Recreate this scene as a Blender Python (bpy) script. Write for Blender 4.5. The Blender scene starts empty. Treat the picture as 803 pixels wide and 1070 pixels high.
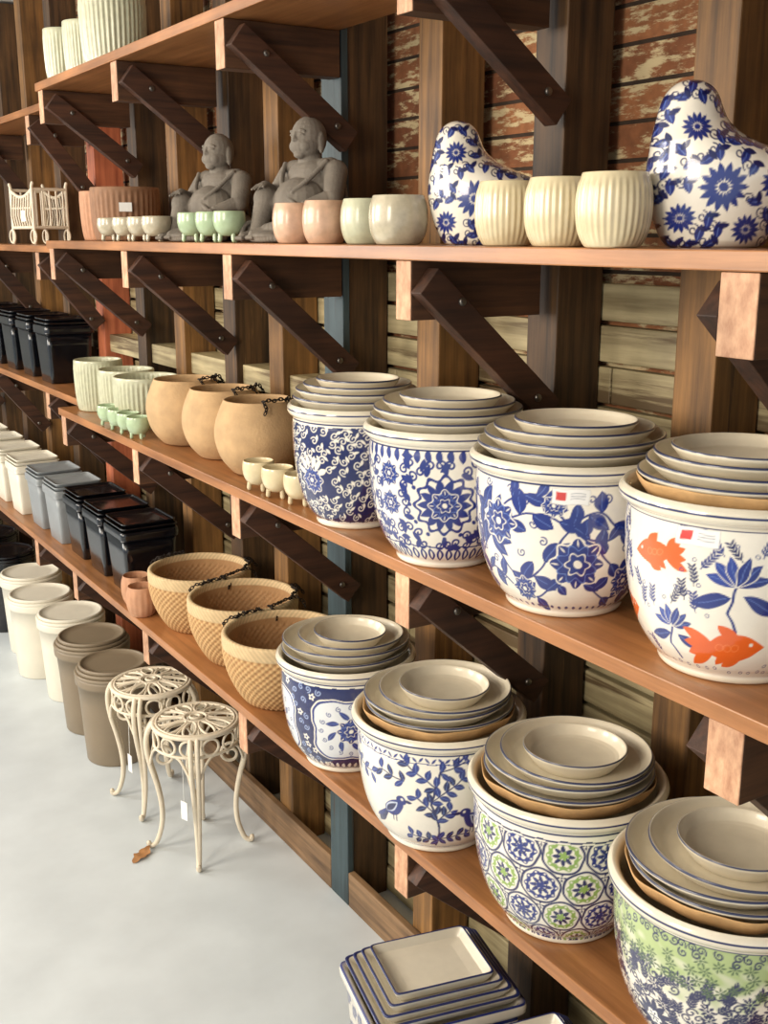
import bpy, math, random
import numpy as np
from mathutils import Vector
random.seed(3)
PI=math.pi
def S(c):
    return tuple(((x/255)/12.92 if x/255<=0.04045 else ((x/255+0.055)/1.055)**2.4) for x in c[:3])
def S4(c): return S(c)+(1.0,)
COL=bpy.context.scene.collection
ZF=0.0; ZA=1.873; ZB=1.284; ZC=0.695; ZT=2.39; TH=0.026
XF=1.10; XP=1.43; XW=1.575

# ------------------------------------------------------------ materials
def newmat(name):
    m=bpy.data.materials.new(name); m.use_nodes=True
    nt=m.node_tree; b=nt.nodes['Principled BSDF']
    return m,nt,b
def plain(name,c,rough=.5,var=.12,scale=14,metal=0,coat=0,bump=0,bscale=60):
    m,nt,b=newmat(name)
    g=nt.nodes.new('ShaderNodeNewGeometry'); n=nt.nodes.new('ShaderNodeTexNoise'); n.inputs['Scale'].default_value=scale; n.inputs['Detail'].default_value=5
    nt.links.new(g.outputs['Position'],n.inputs['Vector'])
    r=nt.nodes.new('ShaderNodeValToRGB'); l=S(c)
    r.color_ramp.elements[0].position=.3; r.color_ramp.elements[1].position=.7
    r.color_ramp.elements[0].color=tuple(x*(1-var) for x in l)+(1,); r.color_ramp.elements[1].color=tuple(min(1,x*(1+var)) for x in l)+(1,)
    nt.links.new(n.outputs['Fac'],r.inputs['Fac']); nt.links.new(r.outputs['Color'],b.inputs['Base Color'])
    b.inputs['Roughness'].default_value=rough; b.inputs['Metallic'].default_value=metal; b.inputs['Coat Weight'].default_value=coat
    b.inputs['Coat Roughness'].default_value=.12
    if bump:
        n2=nt.nodes.new('ShaderNodeTexNoise'); n2.inputs['Scale'].default_value=bscale; n2.inputs['Detail'].default_value=4
        nt.links.new(g.outputs['Position'],n2.inputs['Vector'])
        bp=nt.nodes.new('ShaderNodeBump'); bp.inputs['Strength'].default_value=bump; bp.inputs['Distance'].default_value=.004
        nt.links.new(n2.outputs['Fac'],bp.inputs['Height']); nt.links.new(bp.outputs['Normal'],b.inputs['Normal'])
    return m
def painted(name,rough=.28,coat=.5,var=.08,crough=.06):
    m,nt,b=newmat(name)
    a=nt.nodes.new('ShaderNodeVertexColor'); a.layer_name='Col'
    g=nt.nodes.new('ShaderNodeNewGeometry'); n=nt.nodes.new('ShaderNodeTexNoise'); n.inputs['Scale'].default_value=40; n.inputs['Detail'].default_value=4
    nt.links.new(g.outputs['Position'],n.inputs['Vector'])
    mr=nt.nodes.new('ShaderNodeMapRange'); mr.inputs['To Min'].default_value=1-var; mr.inputs['To Max'].default_value=1+var
    nt.links.new(n.outputs['Fac'],mr.inputs['Value'])
    mx=nt.nodes.new('ShaderNodeVectorMath'); mx.operation='SCALE'
    nt.links.new(a.outputs['Color'],mx.inputs[0]); nt.links.new(mr.outputs['Result'],mx.inputs['Scale'])
    nt.links.new(mx.outputs['Vector'],b.inputs['Base Color'])
    b.inputs['Roughness'].default_value=rough; b.inputs['Coat Weight'].default_value=coat; b.inputs['Coat Roughness'].default_value=crough
    return m
def wood(name,dark,light,axis='z',rough=.6,fine=55,stretch=.05,bump=.35,pale=None,palelim=.62,vlo=.6,vhi=1.25):
    m,nt,b=newmat(name)
    g=nt.nodes.new('ShaderNodeNewGeometry'); mp=nt.nodes.new('ShaderNodeMapping')
    sc={'x':(fine*stretch,fine,fine),'y':(fine,fine*stretch,fine),'z':(fine,fine,fine*stretch)}[axis]
    mp.inputs['Scale'].default_value=sc
    nt.links.new(g.outputs['Position'],mp.inputs['Vector'])
    n=nt.nodes.new('ShaderNodeTexNoise'); n.inputs['Scale'].default_value=1; n.inputs['Detail'].default_value=6; n.inputs['Roughness'].default_value=.6
    nt.links.new(mp.outputs['Vector'],n.inputs['Vector'])
    r=nt.nodes.new('ShaderNodeValToRGB'); r.color_ramp.elements[0].position=.3; r.color_ramp.elements[1].position=.72
    r.color_ramp.elements[0].color=S4(dark); r.color_ramp.elements[1].color=S4(light)
    nt.links.new(n.outputs['Fac'],r.inputs['Fac'])
    n2=nt.nodes.new('ShaderNodeTexNoise'); n2.inputs['Scale'].default_value=4.5; n2.inputs['Detail'].default_value=5
    nt.links.new(g.outputs['Position'],n2.inputs['Vector'])
    mr=nt.nodes.new('ShaderNodeMapRange'); mr.inputs['From Min'].default_value=.3; mr.inputs['From Max'].default_value=.7; mr.inputs['To Min'].default_value=vlo; mr.inputs['To Max'].default_value=vhi
    nt.links.new(n2.outputs['Fac'],mr.inputs['Value'])
    sm=nt.nodes.new('ShaderNodeVectorMath'); sm.operation='SCALE'
    nt.links.new(r.outputs['Color'],sm.inputs[0]); nt.links.new(mr.outputs['Result'],sm.inputs['Scale'])
    out=sm.outputs['Vector']
    if pale:
        n3=nt.nodes.new('ShaderNodeTexNoise'); n3.inputs['Scale'].default_value=.35; n3.inputs['Detail'].default_value=8; n3.inputs['Roughness'].default_value=.65
        nt.links.new(mp.outputs['Vector'],n3.inputs['Vector'])
        r3=nt.nodes.new('ShaderNodeValToRGB'); r3.color_ramp.elements[0].position=palelim; r3.color_ramp.elements[1].position=palelim+.06
        nt.links.new(n3.outputs['Fac'],r3.inputs['Fac'])
        mx=nt.nodes.new('ShaderNodeMix'); mx.data_type='RGBA'
        nt.links.new(r3.outputs['Color'],mx.inputs[0]); nt.links.new(out,mx.inputs[6]); mx.inputs[7].default_value=S4(pale)
        out=mx.outputs[2]
    nt.links.new(out,b.inputs['Base Color']); b.inputs['Roughness'].default_value=rough
    bp=nt.nodes.new('ShaderNodeBump'); bp.inputs['Strength'].default_value=bump; bp.inputs['Distance'].default_value=.003
    nt.links.new(n.outputs['Fac'],bp.inputs['Height']); nt.links.new(bp.outputs['Normal'],b.inputs['Normal'])
    return m
M_post=wood('dark_post_wood',(40,28,17),(108,78,46),'z',pale=(150,114,70),palelim=.64,bump=.6,vlo=.45)
M_post2=wood('brown_post_wood',(84,58,30),(158,114,62),'z',bump=.6,vlo=.5,pale=(70,48,28),palelim=.62)
M_postred=wood('red_post_wood',(150,76,50),(206,122,84),'z')
M_brace=wood('brace_wood',(42,24,15),(88,54,35),'x',bump=.5,vlo=.5)
M_beam=wood('beam_wood',(52,32,20),(104,68,42),'x',bump=.5,vlo=.5)
M_end=wood('sawn_end_wood',(170,122,92),(222,176,140),'z',fine=70,stretch=.5)
M_shelf=wood('varnished_shelf_wood',(134,86,48),(186,128,80),'y',rough=.33,fine=40,stretch=.05,bump=.12,vlo=.75,vhi=1.15)
M_plank=wood('cream_weatherboard',(128,114,82),(196,182,142),'y',fine=40,pale=(98,80,54),palelim=.53,bump=.6,vlo=.7)
M_blue=wood('blue_painted_wood',(44,58,62),(70,88,94),'z',rough=.55,bump=.3,pale=(62,48,36),palelim=.62)
M_base=wood('skirting_wood',(88,66,46),(150,118,84),'y')

def brickmat():
    m,nt,b=newmat('flaking_brick')
    g=nt.nodes.new('ShaderNodeNewGeometry'); sp=nt.nodes.new('ShaderNodeSeparateXYZ'); cb=nt.nodes.new('ShaderNodeCombineXYZ')
    nt.links.new(g.outputs['Position'],sp.inputs[0]); nt.links.new(sp.outputs['Y'],cb.inputs['X']); nt.links.new(sp.outputs['Z'],cb.inputs['Y'])
    br=nt.nodes.new('ShaderNodeTexBrick'); br.inputs['Scale'].default_value=1; br.inputs['Brick Width'].default_value=.9; br.inputs['Row Height'].default_value=.070; br.inputs['Mortar Size'].default_value=.004
    br.inputs['Color1'].default_value=S4((150,98,62)); br.inputs['Color2'].default_value=S4((116,70,44)); br.inputs['Mortar'].default_value=S4((54,40,28))
    nt.links.new(cb.outputs[0],br.inputs['Vector'])
    mp=nt.nodes.new('ShaderNodeMapping'); mp.inputs['Scale'].default_value=(9,9,38); nt.links.new(g.outputs['Position'],mp.inputs['Vector'])
    n=nt.nodes.new('ShaderNodeTexNoise'); n.inputs['Scale'].default_value=1; n.inputs['Detail'].default_value=9; n.inputs['Roughness'].default_value=.72; nt.links.new(mp.outputs[0],n.inputs['Vector'])
    r=nt.nodes.new('ShaderNodeValToRGB'); r.color_ramp.elements[0].position=.51; r.color_ramp.elements[1].position=.58; nt.links.new(n.outputs['Fac'],r.inputs['Fac'])
    n4=nt.nodes.new('ShaderNodeTexNoise'); n4.inputs['Scale'].default_value=45; n4.inputs['Detail'].default_value=5; nt.links.new(g.outputs['Position'],n4.inputs['Vector'])
    r4=nt.nodes.new('ShaderNodeMapRange'); r4.inputs['To Min'].default_value=.5; r4.inputs['To Max'].default_value=1.5; nt.links.new(n4.outputs['Fac'],r4.inputs['Value'])
    sc=nt.nodes.new('ShaderNodeVectorMath'); sc.operation='SCALE'; nt.links.new(br.outputs['Color'],sc.inputs[0]); nt.links.new(r4.outputs[0],sc.inputs['Scale'])
    # paint flakes do not bridge the joints
    iv=nt.nodes.new('ShaderNodeMath'); iv.operation='SUBTRACT'; iv.inputs[0].default_value=1; nt.links.new(br.outputs['Fac'],iv.inputs[1])
    mu=nt.nodes.new('ShaderNodeMath'); mu.operation='MULTIPLY'; nt.links.new(r.outputs['Color'],mu.inputs[0]); nt.links.new(iv.outputs[0],mu.inputs[1])
    mx=nt.nodes.new('ShaderNodeMix'); mx.data_type='RGBA'; nt.links.new(mu.outputs[0],mx.inputs[0]); nt.links.new(sc.outputs[0],mx.inputs[6]); mx.inputs[7].default_value=S4((200,182,142))
    nt.links.new(mx.outputs[2],b.inputs['Base Color']); b.inputs['Roughness'].default_value=.85
    bp=nt.nodes.new('ShaderNodeBump'); bp.inputs['Strength'].default_value=.8; bp.inputs['Distance'].default_value=.006
    inv=nt.nodes.new('ShaderNodeMath'); inv.operation='SUBTRACT'; nt.links.new(n.outputs['Fac'],inv.inputs[0]); nt.links.new(br.outputs['Fac'],inv.inputs[1])
    nt.links.new(inv.outputs[0],bp.inputs['Height']); nt.links.new(bp.outputs['Normal'],b.inputs['Normal'])
    return m
M_brick=brickmat()
M_floor=plain('polished_concrete',(206,213,217),rough=.38,var=.07,scale=5,bump=.12,bscale=14)
M_ceil=plain('ceiling_paint',(205,206,202),rough=.8,var=.04)
M_glaze=painted('glazed_ceramic',rough=.22,coat=1.0)
M_saucer=painted('saucer_glaze',rough=.3,coat=.5)
M_weave=painted('woven_wicker',rough=.75,coat=0,var=.2)
M_paper=plain('brown_packing_paper',(196,156,106),rough=.8,var=.15,scale=30,bump=.6,bscale=30)
M_black=plain('black_plastic',(13,15,20),rough=.15,var=.05,coat=.5)
M_white=plain('cream_plastic',(226,219,201),rough=.4,var=.03)
M_greyp=plain('grey_plastic',(140,144,146),rough=.4,var=.05)
M_taupe=plain('taupe_plastic',(134,119,98),rough=.4,var=.04)
M_sand=plain('sandstone_clay',(190,156,114),rough=.75,var=.14,scale=20,bump=.3,bscale=150)
M_chain=plain('dark_chain_metal',(44,36,30),rough=.4,metal=.7)
M_iron=plain('cream_painted_iron',(226,213,190),rough=.4,var=.06,scale=30)
M_stone=plain('grey_carved_stone',(118,110,100),rough=.8,var=.16,scale=25,bump=.3,bscale=140)
M_celadon=plain('celadon_glaze',(190,190,162),rough=.3,var=.1,coat=.3,scale=60)
M_greyglaze=plain('grey_cream_glaze',(186,176,152),rough=.25,var=.14,coat=.6,scale=50)
M_green=plain('green_glaze',(168,188,152),rough=.25,var=.12,coat=.4,scale=40)
M_cream=plain('cream_glaze',(216,200,162),rough=.25,var=.08,coat=.6,scale=40)
M_pink=plain('pink_terracotta_glaze',(206,168,140),rough=.35,var=.14,coat=.4,scale=50)
M_terra=plain('terracotta_clay',(184,136,104),rough=.7,var=.12,scale=40)
M_brownclay=plain('brown_ribbed_clay',(140,102,74),rough=.7,var=.15,scale=40)
M_tag=plain('paper_tag',(236,236,232),rough=.7,var=.02)
M_bolt=plain('steel_bolt',(120,116,110),rough=.35,metal=.9)
M_leaf=plain('dry_leaf',(166,118,72),rough=.8,var=.2,scale=60)

# ------------------------------------------------------------ mesh helpers
def chaikin(p,n=2):
    p=[np.array(q,float) for q in p]
    for _ in range(n):
        o=[p[0]]
        for a,b in zip(p[:-1],p[1:]):
            o.append(a*.75+b*.25); o.append(a*.25+b*.75)
        o.append(p[-1]); p=o
    return np.array(p)
def resample(p,ds):
    p=np.array(p,float); L=np.concatenate([[0],np.cumsum(np.linalg.norm(np.diff(p,axis=0),axis=1))])
    n=max(2,int(L[-1]/ds)+1); t=np.linspace(0,L[-1],n)
    return np.stack([np.interp(t,L,p[:,0]),np.interp(t,L,p[:,1])],1)
def revolve(prof,seg,mod=None,th0=0.0):
    prof=np.array(prof,float); R=len(prof)
    th=np.linspace(0,2*PI,seg,endpoint=False)
    T=np.tile(th,(R,1)); r=np.repeat(np.maximum(prof[:,0],1e-4)[:,None],seg,1); z=np.repeat(prof[:,1][:,None],seg,1)
    rr=r*mod(T,z,r) if mod is not None else r
    V=np.stack([rr*np.cos(T+th0),rr*np.sin(T+th0),z],-1).reshape(-1,3)
    i=np.arange(R-1)[:,None]; j=np.arange(seg)[None,:]; jn=(j+1)%seg
    F=np.stack([i*seg+j,i*seg+jn,(i+1)*seg+jn,(i+1)*seg+j],-1).reshape(-1,4)
    return V,F,T.ravel(),r.ravel(),z.ravel()
def sq(p=14):
    return lambda T,z,r:(np.abs(np.cos(T))**p+np.abs(np.sin(T))**p)**(-1.0/p)
def rotmat(rx=0,ry=0,rz=0):
    cx,sx,cy,sy,cz,sz=math.cos(rx),math.sin(rx),math.cos(ry),math.sin(ry),math.cos(rz),math.sin(rz)
    return np.array([[cz,-sz,0],[sz,cz,0],[0,0,1]])@np.array([[cy,0,sy],[0,1,0],[-sy,0,cy]])@np.array([[1,0,0],[0,cx,-sx],[0,sx,cx]])
class MB:
    def __init__(s): s.V=[];s.F=[];s.M=[];s.C=[];s.SM=[];s.n=0;s.mats=[]
    def add(s,V,F,mat,smooth=True,col=None):
        V=np.asarray(V,float);F=np.asarray(F,int)
        if mat not in s.mats: s.mats.append(mat)
        s.V.append(V);s.F.append(F+s.n);s.M.append(np.full(len(F),s.mats.index(mat)));s.SM.append(np.full(len(F),smooth))
        c=np.ones((len(V),4)); 
        if col is not None: c[:,:3]=col
        s.C.append(c); s.n+=len(V)
    def box(s,lo,hi,mat,R=None,c=None):
        x0,y0,z0=lo;x1,y1,z1=hi
        V=np.array([[x0,y0,z0],[x1,y0,z0],[x1,y1,z0],[x0,y1,z0],[x0,y0,z1],[x1,y0,z1],[x1,y1,z1],[x0,y1,z1]],float)
        if R is not None: V=V@R.T
        if c is not None: V=V+np.array(c)
        s.add(V,[[0,3,2,1],[4,5,6,7],[0,1,5,4],[1,2,6,5],[2,3,7,6],[3,0,4,7]],mat,False)
    def tube(s,pts,r,mat,seg=8,closed=False,col=None):
        P=np.array(pts,float);n=len(P)
        rr=np.full(n,r) if np.isscalar(r) else np.array(r,float)
        if closed: T=np.roll(P,-1,0)-np.roll(P,1,0)
        else: T=np.gradient(P,axis=0)
        T/=np.linalg.norm(T,axis=1)[:,None]+1e-12
        a=np.array([0,0,1.]) if abs(T[0][2])<.9 else np.array([1.,0,0])
        N=np.cross(T[0],a);N/=np.linalg.norm(N);Ns=[N]
        for i in range(1,n):
            N=N-T[i]*np.dot(N,T[i]);N/=np.linalg.norm(N)+1e-12;Ns.append(N)
        Ns=np.array(Ns);Bs=np.cross(T,Ns);th=np.linspace(0,2*PI,seg,endpoint=False)
        V=P[:,None,:]+rr[:,None,None]*(Ns[:,None,:]*np.cos(th)[None,:,None]+Bs[:,None,:]*np.sin(th)[None,:,None])
        V=V.reshape(-1,3)
        R=n if closed else n-1
        i=np.arange(R)[:,None];j=np.arange(seg)[None,:];jn=(j+1)%seg;i2=(i+1)%n
        F=np.stack([i*seg+j,i*seg+jn,i2*seg+jn,i2*seg+j],-1).reshape(-1,4)
        s.add(V,F,mat,True,col)
        if not closed:
            for e,d in ((0,-1),(n-1,1)):
                s.sphere(P[e],rr[e],mat,max(6,seg),4)
    def sphere(s,c,r,mat,seg=16,rings=10,R=None):
        r=(r,r,r) if np.isscalar(r) else r
        ph=np.linspace(-PI/2+.01,PI/2-.01,rings)
        V,F,_,_,_=revolve(np.stack([np.cos(ph),np.sin(ph)],1),seg)
        V=V*np.array(r)
        if R is not None: V=V@R.T
        s.add(V+np.array(c),F,mat)
    def lathe(s,prof,mat,seg=64,mod=None,off=(0,0,0),col=None,ch=2,ds=None,R=None,th0=0,smooth=True,sc=None):
        p=chaikin(prof,ch) if ch else np.array(prof,float)
        if ds: p=resample(p,ds)
        V,F,T,r,z=revolve(p,seg,mod,th0)
        if sc is not None: V=V*np.array(sc)
        if R is not None: V=V@R.T
        c=col(T,r,z) if callable(col) else col
        s.add(V+np.array(off),F,mat,smooth,c)
    def obj(s,name,loc=(0,0,0),rot=0,bevel=0):
        V=np.concatenate(s.V);F=np.concatenate(s.F);me=bpy.data.meshes.new(name)
        me.vertices.add(len(V));me.vertices.foreach_set('co',V.astype(np.float32).ravel())
        me.loops.add(4*len(F));me.loops.foreach_set('vertex_index',F.astype(np.int32).ravel())
        me.polygons.add(len(F));me.polygons.foreach_set('loop_start',(np.arange(len(F))*4).astype(np.int32))
        for m in s.mats: me.materials.append(m)
        me.update(calc_edges=True)
        me.polygons.foreach_set('material_index',np.concatenate(s.M).astype(np.int32))
        me.polygons.foreach_set('use_smooth',np.concatenate(s.SM))
        a=me.color_attributes.new('Col','FLOAT_COLOR','POINT');a.data.foreach_set('color',np.concatenate(s.C).astype(np.float32).ravel())
        me.update()
        o=bpy.data.objects.new(name,me);COL.objects.link(o);o.location=loc;o.rotation_euler=(0,0,rot)
        if bevel:
            b=o.modifiers.new('bev','BEVEL');b.width=bevel;b.segments=2;b.limit_method='ANGLE'
        return o
def boxobj(name,lo,hi,mat,bevel=.003):
    lo=np.array(lo,float);hi=np.array(hi,float);c=(lo+hi)/2
    m=MB();m.box(lo-c,hi-c,mat);return m.obj(name,tuple(c),bevel=bevel)

# ------------------------------------------------------------ painting
WH=(238,231,216);BL=(28,46,122);BD=(17,28,86);LB=(92,116,182);CR=(230,221,201);OR=(228,98,34);GR=(140,170,84)
class Paint:
    def __init__(s,u,v,base,P):
        s.u=((u+P/2)%P)-P/2;s.v=v;s.P=P;s.c=np.empty((len(u),3));s.c[:]=S(base)
    def _it(s,cx,cy,R):
        for o in (-s.P,0,s.P):
            x=cx+o
            if x+R<-s.P/2 or x-R>s.P/2: continue
            idx=np.nonzero((np.abs(s.u-x)<R)&(np.abs(s.v-cy)<R))[0]
            if len(idx): yield idx,s.u[idx]-x,s.v[idx]-cy,o
    def put(s,idx,d,col,soft=.0007):
        a=np.clip(.5-d/(2*soft),0,1)[:,None];s.c[idx]=s.c[idx]*(1-a)+np.array(S(col))*a
    def ell(s,cx,cy,rx,ry,ang,col):
        for i,x,y,o in s._it(cx,cy,max(rx,ry)+.002):
            a=x*math.cos(ang)+y*math.sin(ang);b=-x*math.sin(ang)+y*math.cos(ang)
            s.put(i,(np.sqrt((a/rx)**2+(b/ry)**2)-1)*min(rx,ry),col)
    def ring(s,cx,cy,R,w,col):
        for i,x,y,o in s._it(cx,cy,R+w+.002): s.put(i,np.abs(np.hypot(x,y)-R)-w,col)
    def leaf(s,cx,cy,L,W,ang,col,vein=None):
        for i,x,y,o in s._it(cx,cy,L+.002):
            a=x*math.cos(ang)+y*math.sin(ang);b=-x*math.sin(ang)+y*math.cos(ang)
            t=np.clip(a/L,-1,1);d=np.maximum(np.abs(b)-W*(1-t*t),np.abs(a)-L)
            s.put(i,d,col)
            if vein: s.put(i,np.maximum(np.abs(b)-.0005,np.abs(a)-L*.75),vein)
    def flower(s,cx,cy,R,n,col,dep=.3,ph=0,sy=1.0):
        for i,x,y,o in s._it(cx,cy,R*max(1,sy)+.002):
            y=y/sy
            th=np.arctan2(y,x);s.put(i,np.hypot(x,y)-R*(1-dep*(.5-.5*np.cos(n*th+ph))),col)
    def rose(s,cx,cy,R,col=BL,lite=LB,bg=WH):
        s.flower(cx,cy,R*1.06,8,bg,.2);s.flower(cx,cy,R,8,col,.25)
        s.flower(cx,cy,R*.8,8,lite,.3,PI);s.flower(cx,cy,R*.74,8,col,.3,PI)
        s.flower(cx,cy,R*.5,6,bg,.3);s.flower(cx,cy,R*.44,6,col,.3);s.ell(cx,cy,R*.16,R*.16,0,bg)
        for k in range(8):
            a=k*PI/4;s.leaf(cx+math.cos(a)*R*.82,cy+math.sin(a)*R*.82,R*.14,R*.03,a,bg)
    def mum(s,cx,cy,R,n,col,bg=None,w=.13):
        if bg: s.ell(cx,cy,R*1.08,R*1.08,0,bg)
        for k in range(n):
            a=2*PI*k/n;s.leaf(cx+math.cos(a)*R*.62,cy+math.sin(a)*R*.62,R*.4,R*w,a,col)
        s.ell(cx,cy,R*.2,R*.2,0,col)
    def stroke(s,pts,w,col):
        pts=np.array(pts,float);c=(pts.min(0)+pts.max(0))/2;R=max((pts.max(0)-pts.min(0))/2)+w+.002
        for i,x,y,o in s._it(c[0],c[1],R):
            X=x+c[0];Y=y+c[1];D=np.full(len(X),9.)
            for a,b in zip(pts[:-1],pts[1:]):
                e=b-a;q=e@e+1e-12;t=np.clip(((X-a[0])*e[0]+(Y-a[1])*e[1])/q,0,1)
                D=np.minimum(D,np.hypot(X-a[0]-t*e[0],Y-a[1]-t*e[1]))
            s.put(i,D-w,col)
    def curl(s,cx,cy,R,ang,sg,w,col,turns=1.2):
        t=np.linspace(0,1,16);r=R*(1-.8*t);a=ang+sg*t*turns*2*PI
        s.stroke(np.stack([cx+r*np.cos(a),cy+r*np.sin(a)],1),w,col)
    def band(s,v0,v1,col):
        m=(s.v>v0)&(s.v<v1);s.c[m]=S(col)
    def vine(s,v0,A,k,ph,w,col,nl,L,W,rnd,vein=None):
        t=np.linspace(-s.P/2,s.P/2,50*k);f=lambda x:v0+A*np.sin(2*PI*k*x/s.P+ph)
        for a in range(0,len(t)-1,8):
            tt=t[a:a+9];s.stroke(np.stack([tt,f(tt)],1),w,col)
        for i in range(nl):
            x=-s.P/2+s.P*(i+.5)/nl;sg=1 if i%2 else -1;an=sg*(.7+.5*rnd.random())+rnd.choice([0,.5])
            l=L*rnd.uniform(.75,1.2)
            s.leaf(x+math.cos(an)*l,f(x)+math.sin(an)*l,l,W*rnd.uniform(.8,1.2),an,col,vein)
    def rect(s,cx,cy,hw,hh,col):
        for i,x,y,o in s._it(cx,cy,max(hw,hh)+.002): s.put(i,np.maximum(np.abs(x)-hw,np.abs(y)-hh),col)
    def tag(s,cx,cy):
        s.rect(cx,cy,.029,.0125,(205,200,192));s.rect(cx,cy,.028,.0115,(240,238,234));s.rect(cx-.015,cy+.001,.008,.0065,(206,60,50))
        for k in range(3): s.rect(cx+.011,cy+.005-k*.004,.011,.0006,(140,140,150))
    def scatter(s,v0,v1,n,mind,fn,rnd,avoid=()):
        pts=list(avoid);k=0
        for _ in range(n*14):
            if k>=n: break
            x=rnd.uniform(-s.P/2,s.P/2);y=rnd.uniform(v0,v1)
            if all(min(abs(x-a),s.P-abs(x-a))**2+(y-b)**2>(mind+c)**2 for a,b,c in pts):
                pts.append((x,y,0));fn(x,y);k+=1

def pot(name,x,y,zb,R,H,fn,seed=1,base=WH,P=None,seg=560,tiles=2):
    rnd=random.Random(seed)
    o=[(0,.006),(.50*R,.006),(.52*R,0),(.585*R,0),(.61*R,.02*H),(.60*R,.05*H),(.69*R,.10*H),(.80*R,.21*H),(.88*R,.36*H),(.93*R,.55*H),(.945*R,.72*H),(.945*R,.82*H),(.935*R,.875*H),(.94*R,.90*H),(.985*R,.91*H),(1.02*R,.94*H),(1.015*R,.975*H),(.975*R,1.0*H)]
    i=[(.975*R,1.0*H),(.92*R,.985*H),(.90*R,.93*H),(.88*R,.8*H),(.84*R,.45*H),(.6*R,.12*H),(0,.1*H)]
    po=resample(chaikin(o,2),.0016);pi_=resample(chaikin(i,2),.012)[1:]
    th0=math.atan2(-y,-x)-PI
    V,F,T,r,z=revolve(np.concatenate([po,pi_]),seg,None,th0)
    row=np.repeat(np.arange(len(po)+len(pi_)),seg);outer=row<len(po)
    Rr=.92*R;u=(T-PI)*Rr;P=2*PI*Rr/tiles
    uo=u[outer];vo=z[outer]
    ph=rnd.random()*9
    uo=uo+.0008*np.sin(vo*210+ph)+.0006*np.sin(vo*90+uo*70)
    p=Paint(uo,vo+.0008*np.sin(uo*160+ph),base,P)
    fn(p,H,P,rnd)
    lip=vo>.885*H;p.c[lip]=S(CR);p.c[vo<.035*H]=S(CR)
    for a,b in ((.876,.886),(.952,.965)): p.c[(vo>a*H)&(vo<b*H)]=S(BD)
    C=np.empty((len(V),3));C[:]=S((214,202,178));C[outer]=p.c
    m=MB();m.add(V,F,M_glaze,True,C);return m.obj(name,(x,y,zb))

def f_scroll(p,H,P,r):
    p.band(.05*H,.86*H,BD)
    for sx in (-P/4,P/4):
        p.rose(sx,.42*H,.030,BL,LB,WH)
        for k in (-1,1):
            for a in (.5,1.3,2.2): p.leaf(sx+k*.034*math.cos(a),.42*H+.038*math.sin(a)*1.1,.014,.006,a if k>0 else PI-a,WH)
    av=[(-P/4,.42*H,.028),(P/4,.42*H,.028)]
    def fn(x,y):
        p.curl(x,y,.0092,r.random()*6,r.choice([-1,1]),.0011,WH);p.leaf(x+.008,y+.006,.007,.003,r.random()*3,WH)
    p.scatter(.08*H,.85*H,150,.0162,fn,r,av)
    p.band(.05*H,.065*H,WH)
def f_medal(p,H,P,r):
    for cx in (0,P/2):
        c=.50*H
        p.flower(cx,c,.060,12,BL,.16);p.flower(cx,c,.053,12,WH,.16);p.mum(cx,c,.050,14,BL,w=.16);p.rose(cx,c,.030)
        for k in range(12): a=k*PI/6;p.ell(cx+.066*math.cos(a),c+.066*math.sin(a),.0042,.0042,0,BL)
    for cx in (-P/4,P/4):
        for dy in (.38,.66): p.rose(cx,(.2+dy*.75)*H,.024)
    av=[(0,.5*H,.057),(P/2,.5*H,.057),(-P/4,.485*H,.018),(P/4,.485*H,.018),(-P/4,.695*H,.018),(P/4,.695*H,.018)]
    def fn(x,y):
        a=r.random()*6;p.curl(x,y,.0105,a,r.choice([-1,1]),.0020,BL);p.leaf(x+.011*math.cos(a),y+.011*math.sin(a),.012,.0062,a+1.2,BL)
    p.scatter(.2*H,.80*H,130,.0175,fn,r,av)
    n=22
    for k in range(n):
        x=-P/2+P*(k+.5)/n
        p.leaf(x,.84*H,.013,.0065,PI/2,BL);p.leaf(x,.12*H,.014,.0085,PI/2,BL);p.leaf(x,.12*H,.009,.003,PI/2,WH)
    p.band(.178*H,.190*H,BL)
def f_roses(p,H,P,r):
    fl=[(0.02,.40*H,.044),(P*.27,.70*H,.032),(-P*.25,.62*H,.036),(P/2,.36*H,.042),(-P*.16,.20*H,.024),(P*.24,.27*H,.028),(-.02,.76*H,.018)]
    p.vine(.5*H,.06,2,.4,.0018,BL,22,.022,.0115,r,LB);p.vine(.42*H,.075,1,2.2,.0018,BL,22,.022,.012,r,LB);p.vine(.68*H,.035,2,3.2,.0017,BL,24,.018,.010,r,LB);p.vine(.22*H,.02,3,1.,.0017,BL,22,.016,.009,r,LB)
    for a,b,c in fl: p.rose(a,b,c)
    def fn(x,y): p.curl(x,y,.008,r.random()*6,r.choice([-1,1]),.0012,BL)
    p.scatter(.15*H,.85*H,30,.022,fn,r,fl)
    n=30
    for k in range(n): p.ell(-P/2+P*(k+.5)/n,.08*H,.0035,.0035,0,BL)
    p.tag(0.005,.82*H)
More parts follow.
